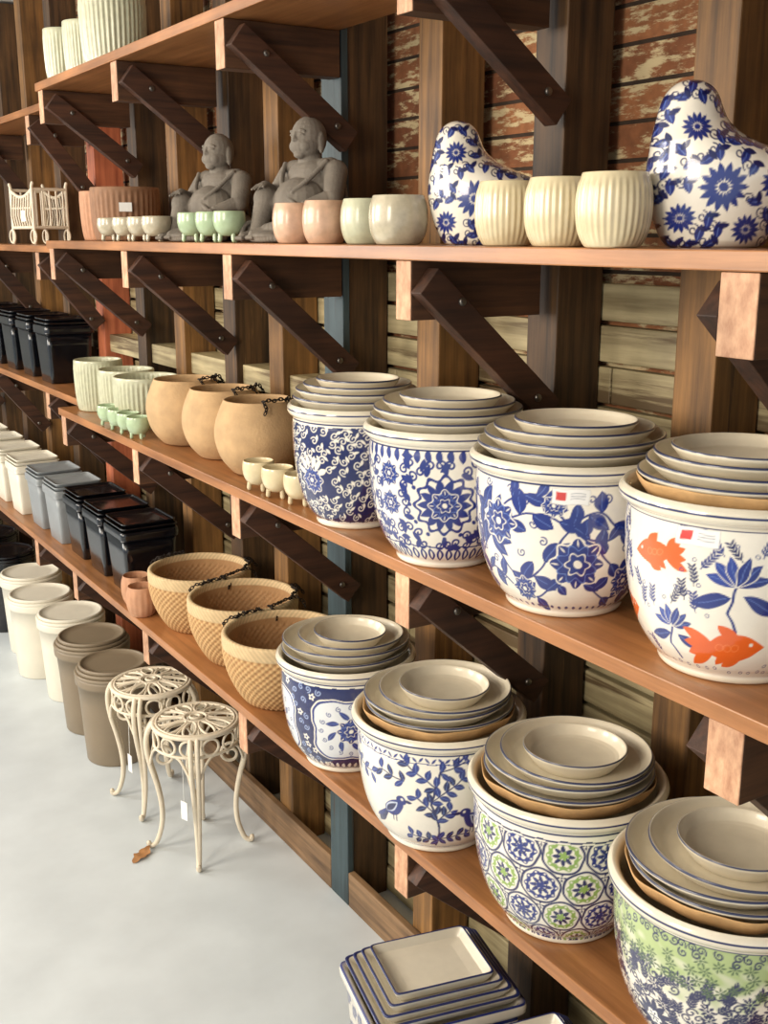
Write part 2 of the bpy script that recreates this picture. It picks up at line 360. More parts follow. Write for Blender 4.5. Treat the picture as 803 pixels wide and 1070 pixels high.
def fish(p,cx,cy,s,d,ang):
    c,sn=math.cos(ang),math.sin(ang)
    def q(a,b): a*=d;return cx+s*(a*c-b*sn),cy+s*(a*sn+b*c)
    A=ang
    for a2,ln in ((.6,.55),(.2,.5),(-.2,.5),(-.6,.55)):
        x,y=q(-1.05,a2*.6);p.leaf(x,y,s*ln,s*.2,A-d*a2,OR)
    for a2 in (.5,-.46): x,y=q(-.05,a2);p.leaf(x,y,s*.42,s*.20,A-d*a2*1.4,OR)
    x,y=q(-.4,-.4);p.leaf(x,y,s*.32,s*.15,A+d*.9,OR)
    x,y=q(0,0);p.leaf(x,y,s*1.0,s*.50,A,OR);x,y=q(.3,0);p.ell(x,y,s*.50,s*.40,A,OR)
    x,y=q(.58,.1);p.ell(x,y,s*.06,s*.06,0,WH)
    for k in range(3): x,y=q(.1-.25*k,.02);p.ring(x,y,s*.12,.0006,(240,130,70))
def sprig(p,x,y,L,a,col,n=5,rnd=None,k=1.0):
    p.stroke([(x,y),(x+L*math.cos(a),y+L*math.sin(a))],.0007*k,col)
    for q in range(n):
        t=(q+1)/n
        for s in (-.8,.8): p.leaf(x+L*t*math.cos(a)+.004*k*math.cos(a+s),y+L*t*math.sin(a)+.004*k*math.sin(a+s),.0048*k,.0015*k,a+s,col)
def f_fish(p,H,P,r):
    fs=[(-.118,.70*H,.036,-1,.15),(.005,.25*H,.046,1,.12),(.118,.66*H,.036,1,.5),(.215,.3*H,.036,-1,.3),(-.19,.32*H,.030,1,.2)]
    av=[(a,b,.034) for a,b,_,_,_ in fs]
    def lotus(x,y,s):
        p.stroke([(x,y),(x-.010,y-s*.9),(x+.004,y-s*1.5)],.0018,BL)
        p.leaf(x-s*.75,y-s*.55,s*.62,s*.26,.3,BL,LB);p.leaf(x+s*.75,y-s*.60,s*.62,s*.24,-.5,BL,LB)
        for k,a in enumerate((-1.25,1.25,-.75,.75,-.3,.3)): p.leaf(x+s*.50*math.sin(a),y+s*.50*math.cos(a),s*.52,s*.20,PI/2-a,WH);p.leaf(x+s*.50*math.sin(a),y+s*.50*math.cos(a),s*.48,s*.17,PI/2-a,BL if k%2 else (44,66,150),LB)
    for x,y,s in ((.005,.60*H,.044),(-.085,.32*H,.034),(.2,.66*H,.036),(.10,.32*H,.028)): lotus(x,y,s);av.append((x,y-.008,.034))
    def fn(x,y): sprig(p,x,y-.012,.026,PI/2+r.uniform(-.8,.8),BL if r.random()<.7 else BD,5,None,1.05)
    p.scatter(.14*H,.84*H,80,.020,fn,r,av)
    for a in fs: fish(p,*a)
    def fn2(x,y): p.ring(x,y,.0026,.0006,BL)
    p.scatter(.08*H,.10*H,26,.012,fn2,r);p.scatter(.1*H,.84*H,50,.014,fn2,r,av)
    p.tag(-.05,.83*H)
def f_ogee(p,H,P,r):
    p.band(.06*H,.86*H,BD)
    av=[]
    for cx in (0.01,P/2+.01):
        c=.47*H
        p.flower(cx,c,.112,4,WH,.22,PI,.86);p.flower(cx,c,.108,4,BL,.22,PI,.86);p.flower(cx,c,.102,4,(222,224,226),.22,PI,.86)
        for k in range(8):
            a=k*PI/4+.3;p.leaf(cx+.046*math.cos(a),c+.042*math.sin(a),.016,.0065,a+.5,BL,LB)
        for k in range(16):
            a=k*PI/8;p.curl(cx+.068*math.cos(a),c+.060*math.sin(a),.0065,a,1,.001,BL)
        p.rose(cx,c,.032)
        av.append((cx,c,.088))
    def fn(x,y): 
        if r.random()<.4: p.flower(x,y,.009,5,WH,.4);p.ell(x,y,.003,.003,0,BL)
        else: p.curl(x,y,.008,r.random()*6,r.choice([-1,1]),.0012,(150,166,204))
    p.scatter(.1*H,.84*H,90,.018,fn,r,av)
    n=26
    for k in range(n): p.leaf(-P/2+P*(k+.5)/n,.10*H,.009,.005,PI/2,WH)
def f_birds(p,H,P,r):
    def bird(cx,cy,s,d):
        p.ell(cx,cy,s*.80,s*.55,d*.7,WH);p.ell(cx+d*s*.46,cy+s*.5,s*.42,s*.40,0,WH);p.leaf(cx-d*s*.85,cy-s*.75,s*.85,s*.34,d*.8,WH)
        p.leaf(cx-d*s*.85,cy-s*.75,s*.75,s*.20,d*.8,BD);p.leaf(cx-d*s*.95,cy-s*.62,s*.6,s*.10,d*.7,BL)
        p.ell(cx,cy,s*.62,s*.38,d*.7,BL);p.ell(cx+d*s*.46,cy+s*.5,s*.27,s*.25,0,BL)
        p.leaf(cx+d*s*.82,cy+s*.5,s*.20,s*.09,0,BD)
        p.leaf(cx-d*s*.15,cy,s*.50,s*.22,d*.8,(200,208,226));p.leaf(cx-d*s*.17,cy-s*.03,s*.44,s*.15,d*.8,BD)
        for q in (-.1,.08): p.stroke([(cx+q*s,cy-.34*s),(cx+q*s,cy-.75*s)],.0012,BD)
        p.ell(cx+d*s*.52,cy+s*.55,s*.07,s*.07,0,WH)
    for cx in (-.012,P/2-.02):
        pts=[(cx+.01,.1*H),(cx+.018,.3*H),(cx,.5*H),(cx+.02,.80*H)];p.stroke(pts,.0024,BD)
        for (sx,sy,a,L) in ((cx+.016,.18*H,.2,.06),(cx+.01,.42*H,2.4,.05),(cx,.52*H,.7,.075),(cx+.01,.64*H,2.5,.07),(cx+.015,.16*H,2.95,.06),(cx+.018,.76*H,.4,.05),(cx-.055,.66*H,2.9,.05),(cx+.075,.66*H,-.1,.05),(cx+.012,.36*H,.8,.035)):
            ex,ey=sx+L*math.cos(a),sy+L*math.sin(a);p.stroke([(sx,sy),(ex,ey)],.0014,BD)
            n=max(2,int(L/.018))
            for k in range(n+1):
                t=k/n
                for s in (-1,1):
                    b=a+s*.95+r.uniform(-.3,.3);q=.010+r.uniform(0,.004);p.leaf(sx+(ex-sx)*t+q*math.cos(b),sy+(ey-sy)*t+q*math.sin(b),.0120,.0064,b,BL if r.random()<.6 else BD,LB)
    bird(-.092,.42*H,.042,1);bird(.078,.34*H,.044,-1);bird(.2,.5*H,.04,1)
    n=40
    for k in range(n): p.leaf(-P/2+P*(k+.5)/n,.845*H,.007,.0024,PI/4 if k%2 else -PI/4,BL)
    p.band(.815*H,.823*H,BL);p.band(.06*H,.075*H,BL)
def f_tiles(p,H,P,r):
    n=7;s=P/n
    for row in range(6):
        for k in range(n):
            x=-P/2+s*(k+.5*(row%2));y=.07*H+row*s*.87
            R=s*.47;g=(row+k)%2==0
            p.ring(x,y,R,.0021,BD);p.flower(x,y,R*.87,10,GR if g else BL,.12);p.flower(x,y,R*.62,10,WH,.12)
            p.mum(x,y,R*.58,8,BD if g else BL,w=.18);p.ring(x,y,R*.3,.001,BD);p.flower(x,y,R*.27,5,GR if g else BL,.4)
            for q in range(10):
                a=q*PI/5;p.ell(x+R*.76*math.cos(a),y+R*.76*math.sin(a),.0018,.0018,0,WH)
            p.mum(x+s/2,y+s*.29,s*.12,4,BD,w=.2)
    p.band(.82*H,.88*H,WH);p.band(.83*H,.84*H,BD)
def f_toile(p,H,P,r):
    NV=(38,42,86)
    nz=.5+.25*np.sin(p.u*130+3*np.sin(p.v*90))+.25*np.sin(p.v*170+2*np.sin(p.u*75))
    t=np.clip((p.v-.50*H)/(.25*H)+ .5*(nz-.5)*2,0,1)[:,None]*.85
    p.c=p.c*(1-t)+np.array(S((156,180,104)))*t
    def fn(x,y):
        q=r.random()
        if q<.35: p.mum(x,y,.013,8,NV,w=.17)
        elif q<.6: p.curl(x,y,.009,r.random()*6,r.choice([-1,1]),.0014,NV)
        else: sprig(p,x,y-.008,.020,r.random()*3,NV,4,None,1.3)
    av=[]
    for x,y in ((-.1,.30*H),(0.02,.26*H),(.14,.3*H),(.22,.2*H),(-.19,.22*H)): p.mum(x,y,.036,13,NV,w=.15);p.ring(x,y,.036,.001,NV);p.flower(x,y,.015,6,(250,248,240),.3);p.mum(x,y,.011,6,NV);av.append((x,y,.029))
    p.scatter(.06*H,.66*H,220,.0125,fn,r,av)
    def fn3(x,y): p.mum(x,y,.010,7,(86,108,74),w=.16)
    p.scatter(.62*H,.80*H,60,.015,fn3,r)
    def fn4(x,y): p.curl(x,y,.007,r.random()*6,1,.0012,NV)
    p.scatter(.81*H,.86*H,40,.010,fn4,r)
# saucers
def saucer_stack(name,x,y,z,specs,paper=None):
    m=MB()
    if paper:
        wob=lambda T,z_,r:1+.018*np.sin(T*5)+.012*np.sin(T*11+1)
        m.lathe([(paper*.70,-.030),(paper*.86,-.020),(paper*.95,.0),(paper*.975,.010),(paper*.965,.012),(paper*.93,.0),(paper*.84,-.018),(paper*.70,-.027)],M_paper,90,wob,ch=1)
    for (r,dz,dx,dy,tx,ty) in specs:
        pr=[(0,.003),(.70*r,.003),(.72*r,0),(.77*r,0),(.84*r,.008),(.965*r,.024),(1.0*r,.028),(1.0*r,.032),(.985*r,.034),(.955*r,.031),(.92*r,.024),(.81*r,.011),(0,.008)]
        col=lambda T,rr,zz,r=r:np.where(((zz>.0300)&(rr>.983*r))[:,None],np.array(S((46,52,84))),np.array(S((222,212,190))))
        m.lathe(pr,M_saucer,110,None,(dx,dy,dz),col,2,.0015,rotmat(tx,ty))
    return m.obj(name,(x,y,z))
pots=[('blue_white_planter',1.189,2.020,ZB,.143,.262,f_scroll,11,2),
('blue_white_planter',1.195,1.690,ZB,.155,.266,f_medal,12,2),
('blue_white_planter',1.213,1.360,ZB,.163,.264,f_roses,13,2),
('goldfish_planter',1.238,1.023,ZB,.168,.266,f_fish,14,2),
('blue_white_planter',1.194,2.078,ZC,.160,.268,f_ogee,15,2),
('bird_motif_planter',1.190,1.695,ZC,.175,.272,f_birds,16,2),
('green_medallion_planter',1.215,1.333,ZC,.174,.278,f_tiles,17,2),
('green_toile_planter',1.222,.975,ZC,.177,.275,f_toile,18,2)]
for i,(n,x,y,z,R,H,fn,sd,ti) in enumerate(pots):
    pot(n,x,y,z,R,H,fn,sd,tiles=ti)
    e=random.Random(sd);j=lambda a:e.uniform(-a,a)
    pap=None if i in(0,1,2,4) else R*.90
    b=-.018 if pap is None else -.015
    rl=.93*R if pap is None else .86*R
    if z==ZB: sp=[(rl,b,j(.002),j(.002),0,j(.01)),(rl*.98,b+.016,.004+j(.004),j(.004),.01,j(.02)),(rl*.87,b+.028,.004,j(.006),j(.02),0),(.62*R,b+.038,j(.008),-.008,0,.01)]
    else: sp=[(rl,b,.002,j(.002),0,j(.01)),(rl*.99,b+.017,j(.006),.004,j(.02),j(.02)),(.76*R,b+.029,.008,-.01,j(.02),j(.02)),(.52*R,b+.037,.004,-.012,j(.02),.02)]
    saucer_stack('saucer_stack',x,y,z+H,sp,pap)

# ------------------------------------------------------------ bird planters
def birdpot(name,x,y,z,sc,seed):
    rnd=random.Random(seed)
    rows=[(0,700,790),(.004,692,798),(.034,680,818),(.07,672,834),(.095,669,842),(.112,669.5,838),(.128,671,812),(.15,673,772),(.17,676,752),(.19,679,745),(.208,684,740),(.220,692,732),(.2265,702,722),(.227,711,712)]
    rows=np.array(rows);mm=.00132
    zz=chaikin(rows,2);n=150
    L=np.concatenate([[0],np.cumsum(np.linalg.norm(np.diff(zz*np.array([1,mm,mm]),axis=0),axis=1))]);t=np.linspace(0,L[-1],n)
    Z=np.interp(t,L,zz[:,0]);Lf=np.interp(t,L,zz[:,1]);Rt=np.interp(t,L,zz[:,2])
    c=(751-(Lf+Rt)/2)*mm; a=(Rt-Lf)/2*mm; b=np.minimum(a*1.1,.05+a*.42)
    seg=420;th=np.linspace(0,2*PI,seg,endpoint=False)
    X=c[:,None]+a[:,None]*np.cos(th);Y=b[:,None]*np.sin(th);ZZ=np.repeat(Z[:,None],seg,1)
    V=np.stack([X,Y,ZZ],-1).reshape(-1,3)*sc
    i=np.arange(n-1)[:,None];jj=np.arange(seg)[None,:];jn=(jj+1)%seg
    F=np.stack([i*seg+jj,i*seg+jn,(i+1)*seg+jn,(i+1)*seg+jj],-1).reshape(-1,4)
    u=V[:,0]*1.0;v=V[:,2].copy();side=V[:,1]>0
    u=np.where(side,u+.35,u)
    p=Paint(u,v,WH,.7)
    for ox in (0,.35):
        fl=[(ox+.015,.080,.032),(ox-.055,.085,.022),(ox+.05,.160,.020),(ox+.066,.04,.020),(ox-.02,.025,.02)]
        def fn(x,y):
            a=rnd.random()*6;p.leaf(x,y,.012,.0062,a,BL,LB);p.curl(x+.008,y+.004,.008,a,1,.0010,BD);p.leaf(x-.006,y+.006,.009,.0042,a+1.4,BD)
        for a,b2,c2 in fl: p.mum(a,b2,c2,14,BL,w=.15)
        pts=list(fl)
        for _ in range(1800):
            xx=ox+rnd.uniform(-.12,.12);yy=rnd.uniform(0,.23)
            if all((xx-a)**2+(yy-b2)**2>(.0175+c2*.75)**2 for a,b2,c2 in pts): pts.append((xx,yy,0));fn(xx,yy)
    m=MB();m.add(V,F,M_glaze,True,p.c)
    return m.obj(name,(x,y,z),math.atan2(.62,-.78))
birdpot('bird_shaped_planter',1.27,1.125,ZA,1.0,5)
birdpot('bird_shaped_planter',1.27,1.685,ZA,.96,6)

# ------------------------------------------------------------ small vessels
def vessel(name,x,y,z,R,H,mat,kind='cup',seg=96,ribs=24,depth=.02,label=False):
    m=MB()
    if kind=='cup': pr=[(0,0),(.66*R,0),(.76*R,.03*H),(.93*R,.22*H),(R,.5*H),(.97*R,.78*H),(.87*R,.96*H),(.85*R,1*H),(.80*R,.99*H),(.83*R,.9*H),(.9*R,.5*H),(.6*R,.12*H),(0,.1*H)]
    elif kind=='cyl': pr=[(0,0),(.84*R,0),(.9*R,.02*H),(.98*R,.4*H),(R,.9*H),(R,.98*H),(.97*R,H),(.92*R,.99*H),(.9*R,.5*H),(.8*R,.1*H),(0,.08*H)]
    elif kind=='round': pr=[(0,0),(.5*R,0),(.62*R,.03*H),(.88*R,.22*H),(R,.48*H),(.97*R,.7*H),(.83*R,.92*H),(.78*R,.97*H),(.78*R,H),(.72*R,H),(.74*R,.9*H),(.9*R,.5*H),(.6*R,.12*H),(0,.1*H)]
    elif kind=='foot': pr=[(0,.22*H),(.5*R,.2*H),(.85*R,.38*H),(R,.65*H),(.97*R,.92*H),(.93*R,H),(.85*R,.98*H),(.86*R,.7*H),(.6*R,.35*H),(0,.3*H)]
    if ribs: mod=lambda T,zz,r:1+depth*np.cos(T*ribs)*np.clip(zz/H*6,0,1)*np.clip((.93*H-zz)/(.1*H),0,1)
    else: mod=None
    m.lathe(pr,mat,seg if not ribs else max(seg,ribs*6),mod)
    if kind=='foot':
        for k in range(3):
            a=k*2*PI/3+.5;m.tube([(.55*R*math.cos(a),.55*R*math.sin(a),.3*H),(.6*R*math.cos(a),.6*R*math.sin(a),R*.15)],R*.15,mat,10)
    if label:
        a=math.atan2(-y,-x)
        m.box((-.001,-.02,-.014),(.001,.02,.014),M_tag,rotmat(0,0,a),(R*1.04*math.cos(a),R*1.04*math.sin(a),H*.62))
    return m.obj(name,(x,y,z))
for x,y in ((1.125,1.19),(1.15,1.335),(1.16,1.475)): vessel('ribbed_cream_cup',x,y,ZA,.054,.103,M_cream,'cup',ribs=34,depth=.014)
vessel('glazed_cup_planter',1.15,1.79,ZA,.056,.09,M_greyglaze,'cup',ribs=8,depth=.012)
vessel('glazed_cup_planter',1.165,1.935,ZA,.050,.088,M_celadon,'cup',ribs=8,depth=.012)
vessel('glazed_cup_planter',1.155,2.08,ZA,.049,.088,M_pink,'cup',ribs=8,depth=.012)
vessel('glazed_cup_planter',1.155,2.22,ZA,.049,.086,M_pink,'cup',ribs=8,depth=.012)
for y in (2.53,2.64,2.76): vessel('green_footed_pot',1.14,y,ZA,.040,.075,M_green,'foot',ribs=0)
for y in (3.02,3.14,3.27,3.41): vessel('cream_footed_pot',1.14,y,ZA,.042,.07,M_greyglaze,'foot',ribs=0)
vessel('brown_ribbed_pot',1.27,3.64,ZA,.112,.17,M_brownclay,'cyl',ribs=36,depth=.015,label=True)
vessel('brown_ribbed_pot',1.28,3.87,ZA,.088,.165,M_terra,'cyl',ribs=30,depth=.015)
HP=((1.232,2.585),(1.242,2.835),(1.232,3.090))
for x,y in HP: vessel('hanging_clay_pot',x,y,ZB,.120,.195,M_sand,'round',ribs=0)
for x,y in ((1.150,2.205),(1.14,2.30),(1.135,2.395)): vessel('cream_footed_pot',x,y,ZB,.040,.076,M_cream,'foot',ribs=0)
vessel('celadon_pot',1.24,3.45,ZB,.105,.165,M_celadon,'cyl',ribs=40,depth=.02)
vessel('celadon_pot',1.25,3.67,ZB,.095,.165,M_celadon,'cyl',ribs=40,depth=.02)
vessel('celadon_pot',1.22,3.88,ZB,.085,.18,M_celadon,'cyl',ribs=40,depth=.02)
for y in (3.23,3.32,3.41,3.51): vessel('green_footed_pot',1.130,y,ZB,.038,.07,M_green,'foot',ribs=0)
vessel('small_terracotta_pot',1.130,3.29,ZC,.05,.10,M_terra,'cup',ribs=16,depth=.015)
vessel('small_terracotta_pot',1.155,3.41,ZC,.05,.10,M_terra,'cup',ribs=16,depth=.015)
vessel('celadon_pot',1.21,3.49,ZT,.10,.2,M_celadon,'cyl',ribs=40,depth=.02)
vessel('celadon_pot',1.20,3.72,ZT,.075,.16,M_celadon,'cyl',ribs=40,depth=.02)
vessel('celadon_pot',1.17,3.89,ZT,.06,.16,M_celadon,'cyl',ribs=30,depth=.02)

def chain(m,pts,ls=.011,r=.0017):
    P=np.array(pts,float);L=np.concatenate([[0],np.cumsum(np.linalg.norm(np.diff(P,axis=0),axis=1))]);n=int(L[-1]/(ls*.8))
    for k in range(n):
        t=(k+.5)*L[-1]/n;c=np.array([np.interp(t,L,P[:,i]) for i in range(3)]);c2=np.array([np.interp(min(t+.004,L[-1]),L,P[:,i]) for i in range(3)])
        d=c2-c;d/=np.linalg.norm(d)+1e-9
        s=np.cross(d,[0,0,1.]);s/=np.linalg.norm(s)+1e-9
        if k%2: s=np.cross(d,s)
        m.tube([c+d*ls*.62*math.cos(a)+s*ls*.36*math.sin(a) for a in np.linspace(0,2*PI,10,endpoint=False)],r,M_chain,5,True)
def rimchain(x,y,z,R,H,a0,a1,seed,name='plant_hanger_chain'):
    m=MB();pts=[]
    for t in np.linspace(0,1,26):
        a=a0+(a1-a0)*t;pts.append((R*math.cos(a)*(1+.03*math.sin(t*19)),R*math.sin(a)*(1+.03*math.sin(t*19)),.0045+.004*abs(math.sin(t*14))))
    chain(m,pts)
    for a in (a0,(a0+a1)/2,a1):
        chain(m,[(R*.97*math.cos(a),R*.97*math.sin(a),.006),(R*1.10*math.cos(a),R*1.10*math.sin(a),.004),(R*1.20*math.cos(a+.05),R*1.20*math.sin(a+.05),-.012),(R*1.25*math.cos(a),R*1.25*math.sin(a),-.025)])
    m.obj(name,(x,y,z+H))
for k,(x,y) in enumerate(HP): rimchain(x,y,ZB,.120*.77,.195,-1.9+.2*k,-.4,k)
def basket(name,x,y,z,R,H,seed):
    m=MB()
    o=[(0,0),(.60*R,0),(.66*R,.02*H),(.80*R,.2*H),(.93*R,.45*H),(.99*R,.7*H),(.985*R,.80*H)]
    i=[(.985*R,.80*H),(1.0*R,.82*H),(1.0*R,.97*H),(.98*R,H),(.92*R,H),(.90*R,.96*H),(.88*R,.7*H),(.8*R,.4*H),(.6*R,.1*H),(0,.08*H)]
    ppr=np.concatenate([resample(chaikin(o,2),.003),resample(chaikin(i,1),.004)[1:]])
    def mod(T,zz,r): 
        w=np.cos(T*48+PI*np.floor(zz/.009))*np.abs(np.sin(PI*zz/.009));return 1+np.where((zz<.80*H)&(r>.5*R),.014*w,.004*np.sin(T*90+zz*500))
    V,F,T,r,zz=revolve(ppr,384,mod)
    w=np.cos(T*48+PI*np.floor(zz/.009))*np.abs(np.sin(PI*zz/.009))
    a=np.array(S((204,166,114)));b=np.array(S((142,98,56)));c=np.array(S((212,184,140)))
    t=np.clip(.6+.5*w,0,1)[:,None];C=a*t+b*(1-t)
    band=(zz>.81*H);wb=(.5+.5*np.sin(T*70+zz*400))[:,None];C=np.where(band[:,None],c*(.75+.25*wb),C)
    inner=np.repeat(np.arange(len(ppr)),384)>len(ppr)*.62
    C=np.where((inner&(zz<.95*H))[:,None],np.array(S((164,124,82))),C)
    m.add(V,F,M_weave,True,C);m.obj(name,(x,y,z))
bk=((1.224,2.465,.160,.19),(1.258,2.785,.160,.19),(1.260,3.110,.160,.19))
for k,(x,y,R,H) in enumerate(bk):
    basket('woven_hanging_basket',x,y,ZC,R,H,k);rimchain(x,y,ZC,R*.95,H,-1.5,-.1,k+7);rimchain(x,y,ZC,R*.95,H,1.5,2.1,k+9)

def sqplanter(name,x,y,z,a,H,mat,lids=2,rot=0.0):
    m=MB()
    pr=[(0,0),(a*.80,0),(a*.82,.004),(a*.94,H*.86),(a*.94,H*.86),(a*1.0,H*.865),(a*1.0,H*.865),(a*1.01,H*.97),(a*.98,H),(a*.93,H),(a*.92,H*.95),(a*.75,.03),(0,.03)]
    m.lathe(pr,mat,112,sq(16),ch=1)
    for k in range(lids):
        zz=H+.002+k*.014;s=a*(.98-.05*k)
        m.lathe([(0,zz-.004),(s*.9,zz-.004),(s*.94,zz+.001),(s,zz+.009),(s*1.0,zz+.0125),(s*.965,zz+.0125),(s*.92,zz+.003),(0,zz+.001)],mat,112,sq(16),ch=1)
    return m.obj(name,(x,y,z),rot)
for y in (3.58,3.83,4.08): sqplanter('black_square_planter',1.240,y,ZC,.102,.225,M_black)
for y in (4.34,4.61): sqplanter('grey_square_planter',1.230,y,ZC,.100,.22,M_greyp)
for y in (4.91,5.20,5.50,5.80): sqplanter('cream_square_planter',1.22,y,ZC,.10,.22,M_white)
ZB2=1.300
for y in (4.60,4.89,5.18,5.47,5.76): sqplanter('black_square_planter',1.31,y,ZB2,.100,.235,M_black)
def bigsq(x,y,a,H,rot,ky):
    m=MB();o=[(0,.0),(a*.80,0),(a*.82,.01),(a*.93,H*.86),(a*.94,H*.90),(a*1.0,H*.91),(a*1.01,H*.97),(a*.99,H)]
    i=[(a*.99,H),(a*.92,H),(a*.9,H*.9),(a*.75,.05),(0,.04)]
    po=resample(chaikin(o,1),.002);ppr=np.concatenate([po,resample(i,.02)[1:]])
    V,F,T,r,z=revolve(ppr,480,sq(24));outer=np.repeat(np.arange(len(ppr)),480)<len(po)
    V=V*np.array([1,ky,1])
    T2=(T+PI/4)%(PI/2)-PI/4;u=np.tan(T2)*a
    p=Paint(u[outer],z[outer],WH,2*a);rnd=random.Random(4)
    def fn(x_,y_): p.mum(x_,y_,.020,10,BL,w=.17);p.leaf(x_+.018,y_+.01,.014,.008,rnd.random()*3,BL);p.curl(x_-.014,y_-.012,.009,0,1,.0015,BL)
    p.scatter(.03,H*.82,30,.034,fn,rnd);p.band(H*.86,H*.89,BL);p.band(H*.985,H*1.1,BL)
    C=np.empty((len(V),3));C[:]=S(CR);C[outer]=p.c
    m.add(V,F,M_glaze,True,C)
    for k,s in enumerate((.94,.85,.76,.66)):
        z0=H-.012+.014*k;w=a*s
        col=lambda T,rr,zz,z0=z0,w=w:np.where(((zz>z0+.0265)&(rr>w*.955))[:,None],np.array(S((34,44,96))),np.array(S((222,214,196))))
        m.lathe([(0,z0),(w*.85,z0),(w*.9,z0+.004),(w,z0+.024),(w,z0+.030),(w*.96,z0+.030),(w*.9,z0+.020),(w*.84,z0+.009),(0,z0+.008)],M_saucer,200,sq(24),col=col,ch=1,ds=.0015,sc=(1,ky,1))
    m.obj('blue_white_rectangular_planter',(x,y,0),rot)
bigsq(1.185,1.705,.170,.315,-.22,.78)
bigsq(1.215,1.41,.155,.285,-.2,.72)

def bucket(name,x,y,R,H,mat,lids=2):
    m=MB()
    pr=[(0,0),(.80*R,0),(.82*R,.006),(.93*R,H*.86),(.98*R,H*.865),(1.0*R,H*.875),(1.0*R,H*.95),(.97*R,H*.955),(.93*R,H*.955),(.8*R,.05),(0,.04)]
    m.lathe(pr,mat,72,ch=1)
    for k in range(lids):
        z=H*.94+.013*k;s=R*(1-.06*k)
        m.lathe([(0,z),(s*.9,z),(s*1.0,z+.004),(s*1.01,z+.012),(s*.99,z+.018),(s*.93,z+.018),(s*.90,z+.010),(0,z+.008)],mat,72,ch=1)
    m.obj(name,(x,y,0))
bucket('taupe_lidded_bucket',1.165,3.75,.140,.350,M_taupe,3)
bucket('taupe_lidded_bucket',1.18,4.05,.145,.360,M_taupe,3)
bucket('cream_lidded_bucket',1.20,4.40,.14,.360,M_white)
bucket('cream_lidded_bucket',1.16,4.72,.14,.360,M_white)
bucket('cream_lidded_bucket',1.20,5.03,.14,.370,M_white)
bucket('black_bucket',1.17,5.42,.155,.38,M_black)
bucket('black_bucket',1.17,5.75,.155,.40,M_black)
bucket('black_bucket',1.17,6.09,.155,.40,M_black)

# ------------------------------------------------------------ iron stools
def circ(c,r,z,n=40,ry=None):
    return [(c[0]+r*math.cos(t),c[1]+(ry or r)*math.sin(t),z) for t in np.linspace(0,2*PI,n,endpoint=False)]
def stool(x,y,rot,R=.130,H=.43):
    m=MB();I=M_iron
    m.tube(circ((0,0),R,H),.0075,I,8,True);m.tube(circ((0,0),R*.93,H+.004),.0045,I,6,True);m.tube(circ((0,0),R*.27,H+.012),.005,I,6,True);m.tube(circ((0,0),R*.12,H+.014),.005,I,6,True)
    dome=lambda r:H+.013*(1-(r/R)**2)
    for k in range(10):
        a=k*2*PI/10;pts=[]
        for t in np.linspace(0,2*PI,22,endpoint=False):
            rr=R*.62+R*.33*math.cos(t);w=R*.17*math.sin(t)*(.6+.4*(rr/R))
            pts.append((rr*math.cos(a)-w*math.sin(a),rr*math.sin(a)+w*math.cos(a),dome(rr)))
        m.tube(pts,.0045,I,6,True)
        m.tube([(R*.27*math.cos(a+.3),R*.27*math.sin(a+.3),dome(.27*R)),(R*.95*math.cos(a+.3),R*.95*math.sin(a+.3),dome(.95*R))],.004,I,6)
    for k in range(12):
        a=k*PI/6+.13;pts=[]
        for t in np.linspace(0,2*PI,18,endpoint=False):
            an=a+.2*math.cos(t);z=H-.034+.026*math.sin(t);pts.append((R*1.0*math.cos(an),R*1.0*math.sin(an),z))
        m.tube(pts,.0043,I,6,True)
    m.tube(circ((0,0),R*1.0,H-.062),.005,I,6,True)
    prof=chaikin([(R*.98,H),(R*1.08,H-.01),(R*1.20,H-.05),(R*1.15,H-.12),(R*.98,H-.20),(R*.88,H-.28),(R*.90,H-.35),(R*1.05,H-.41),(R*1.15,.010),(R*1.24,.008),(R*1.25,.02)],2)
    for k in range(4):
        a=PI/4+k*PI/2
        for off in (-.010,.010):
            m.tube([(r*math.cos(a)-off*math.sin(a)*min(1,z/H*1.4),r*math.sin(a)+off*math.cos(a)*min(1,z/H*1.4),max(z,.0080)) for r,z in prof],.0078,I,8)
        pts=[]
        for t in np.linspace(0,1,26):
            rr=.036*(1-.75*t);an=1.2+t*2.6*PI;pts.append(((R*.80+rr*math.cos(an))*math.cos(a),(R*.80+rr*math.cos(an))*math.sin(a),H-.115+rr*math.sin(an)))
        m.tube(pts,.005,I,6)
        for sg in (-1,1):
            pts=[]
            for t in np.linspace(0,1,20):
                an=a+sg*(.06+.36*t);pts.append((R*(1.12-.12*t)*math.cos(an),R*(1.12-.12*t)*math.sin(an),H-.14+.075*math.sin(t*PI/2)))
            m.tube(pts,.0045,I,6)
    m.box((-.001,-.014,-.06),(.001,.014,0),M_tag,None,(-R*.95,-R*.55,H-.20))
    m.tube([(-R*.95,-R*.55,H-.20),(-R*.9,-R*.5,H-.06)],.0008,M_tag,5)
    m.obj('wrought_iron_stool',(x,y,0),rot)
stool(1.175,2.985,.35);stool(1.165,3.345,.1)

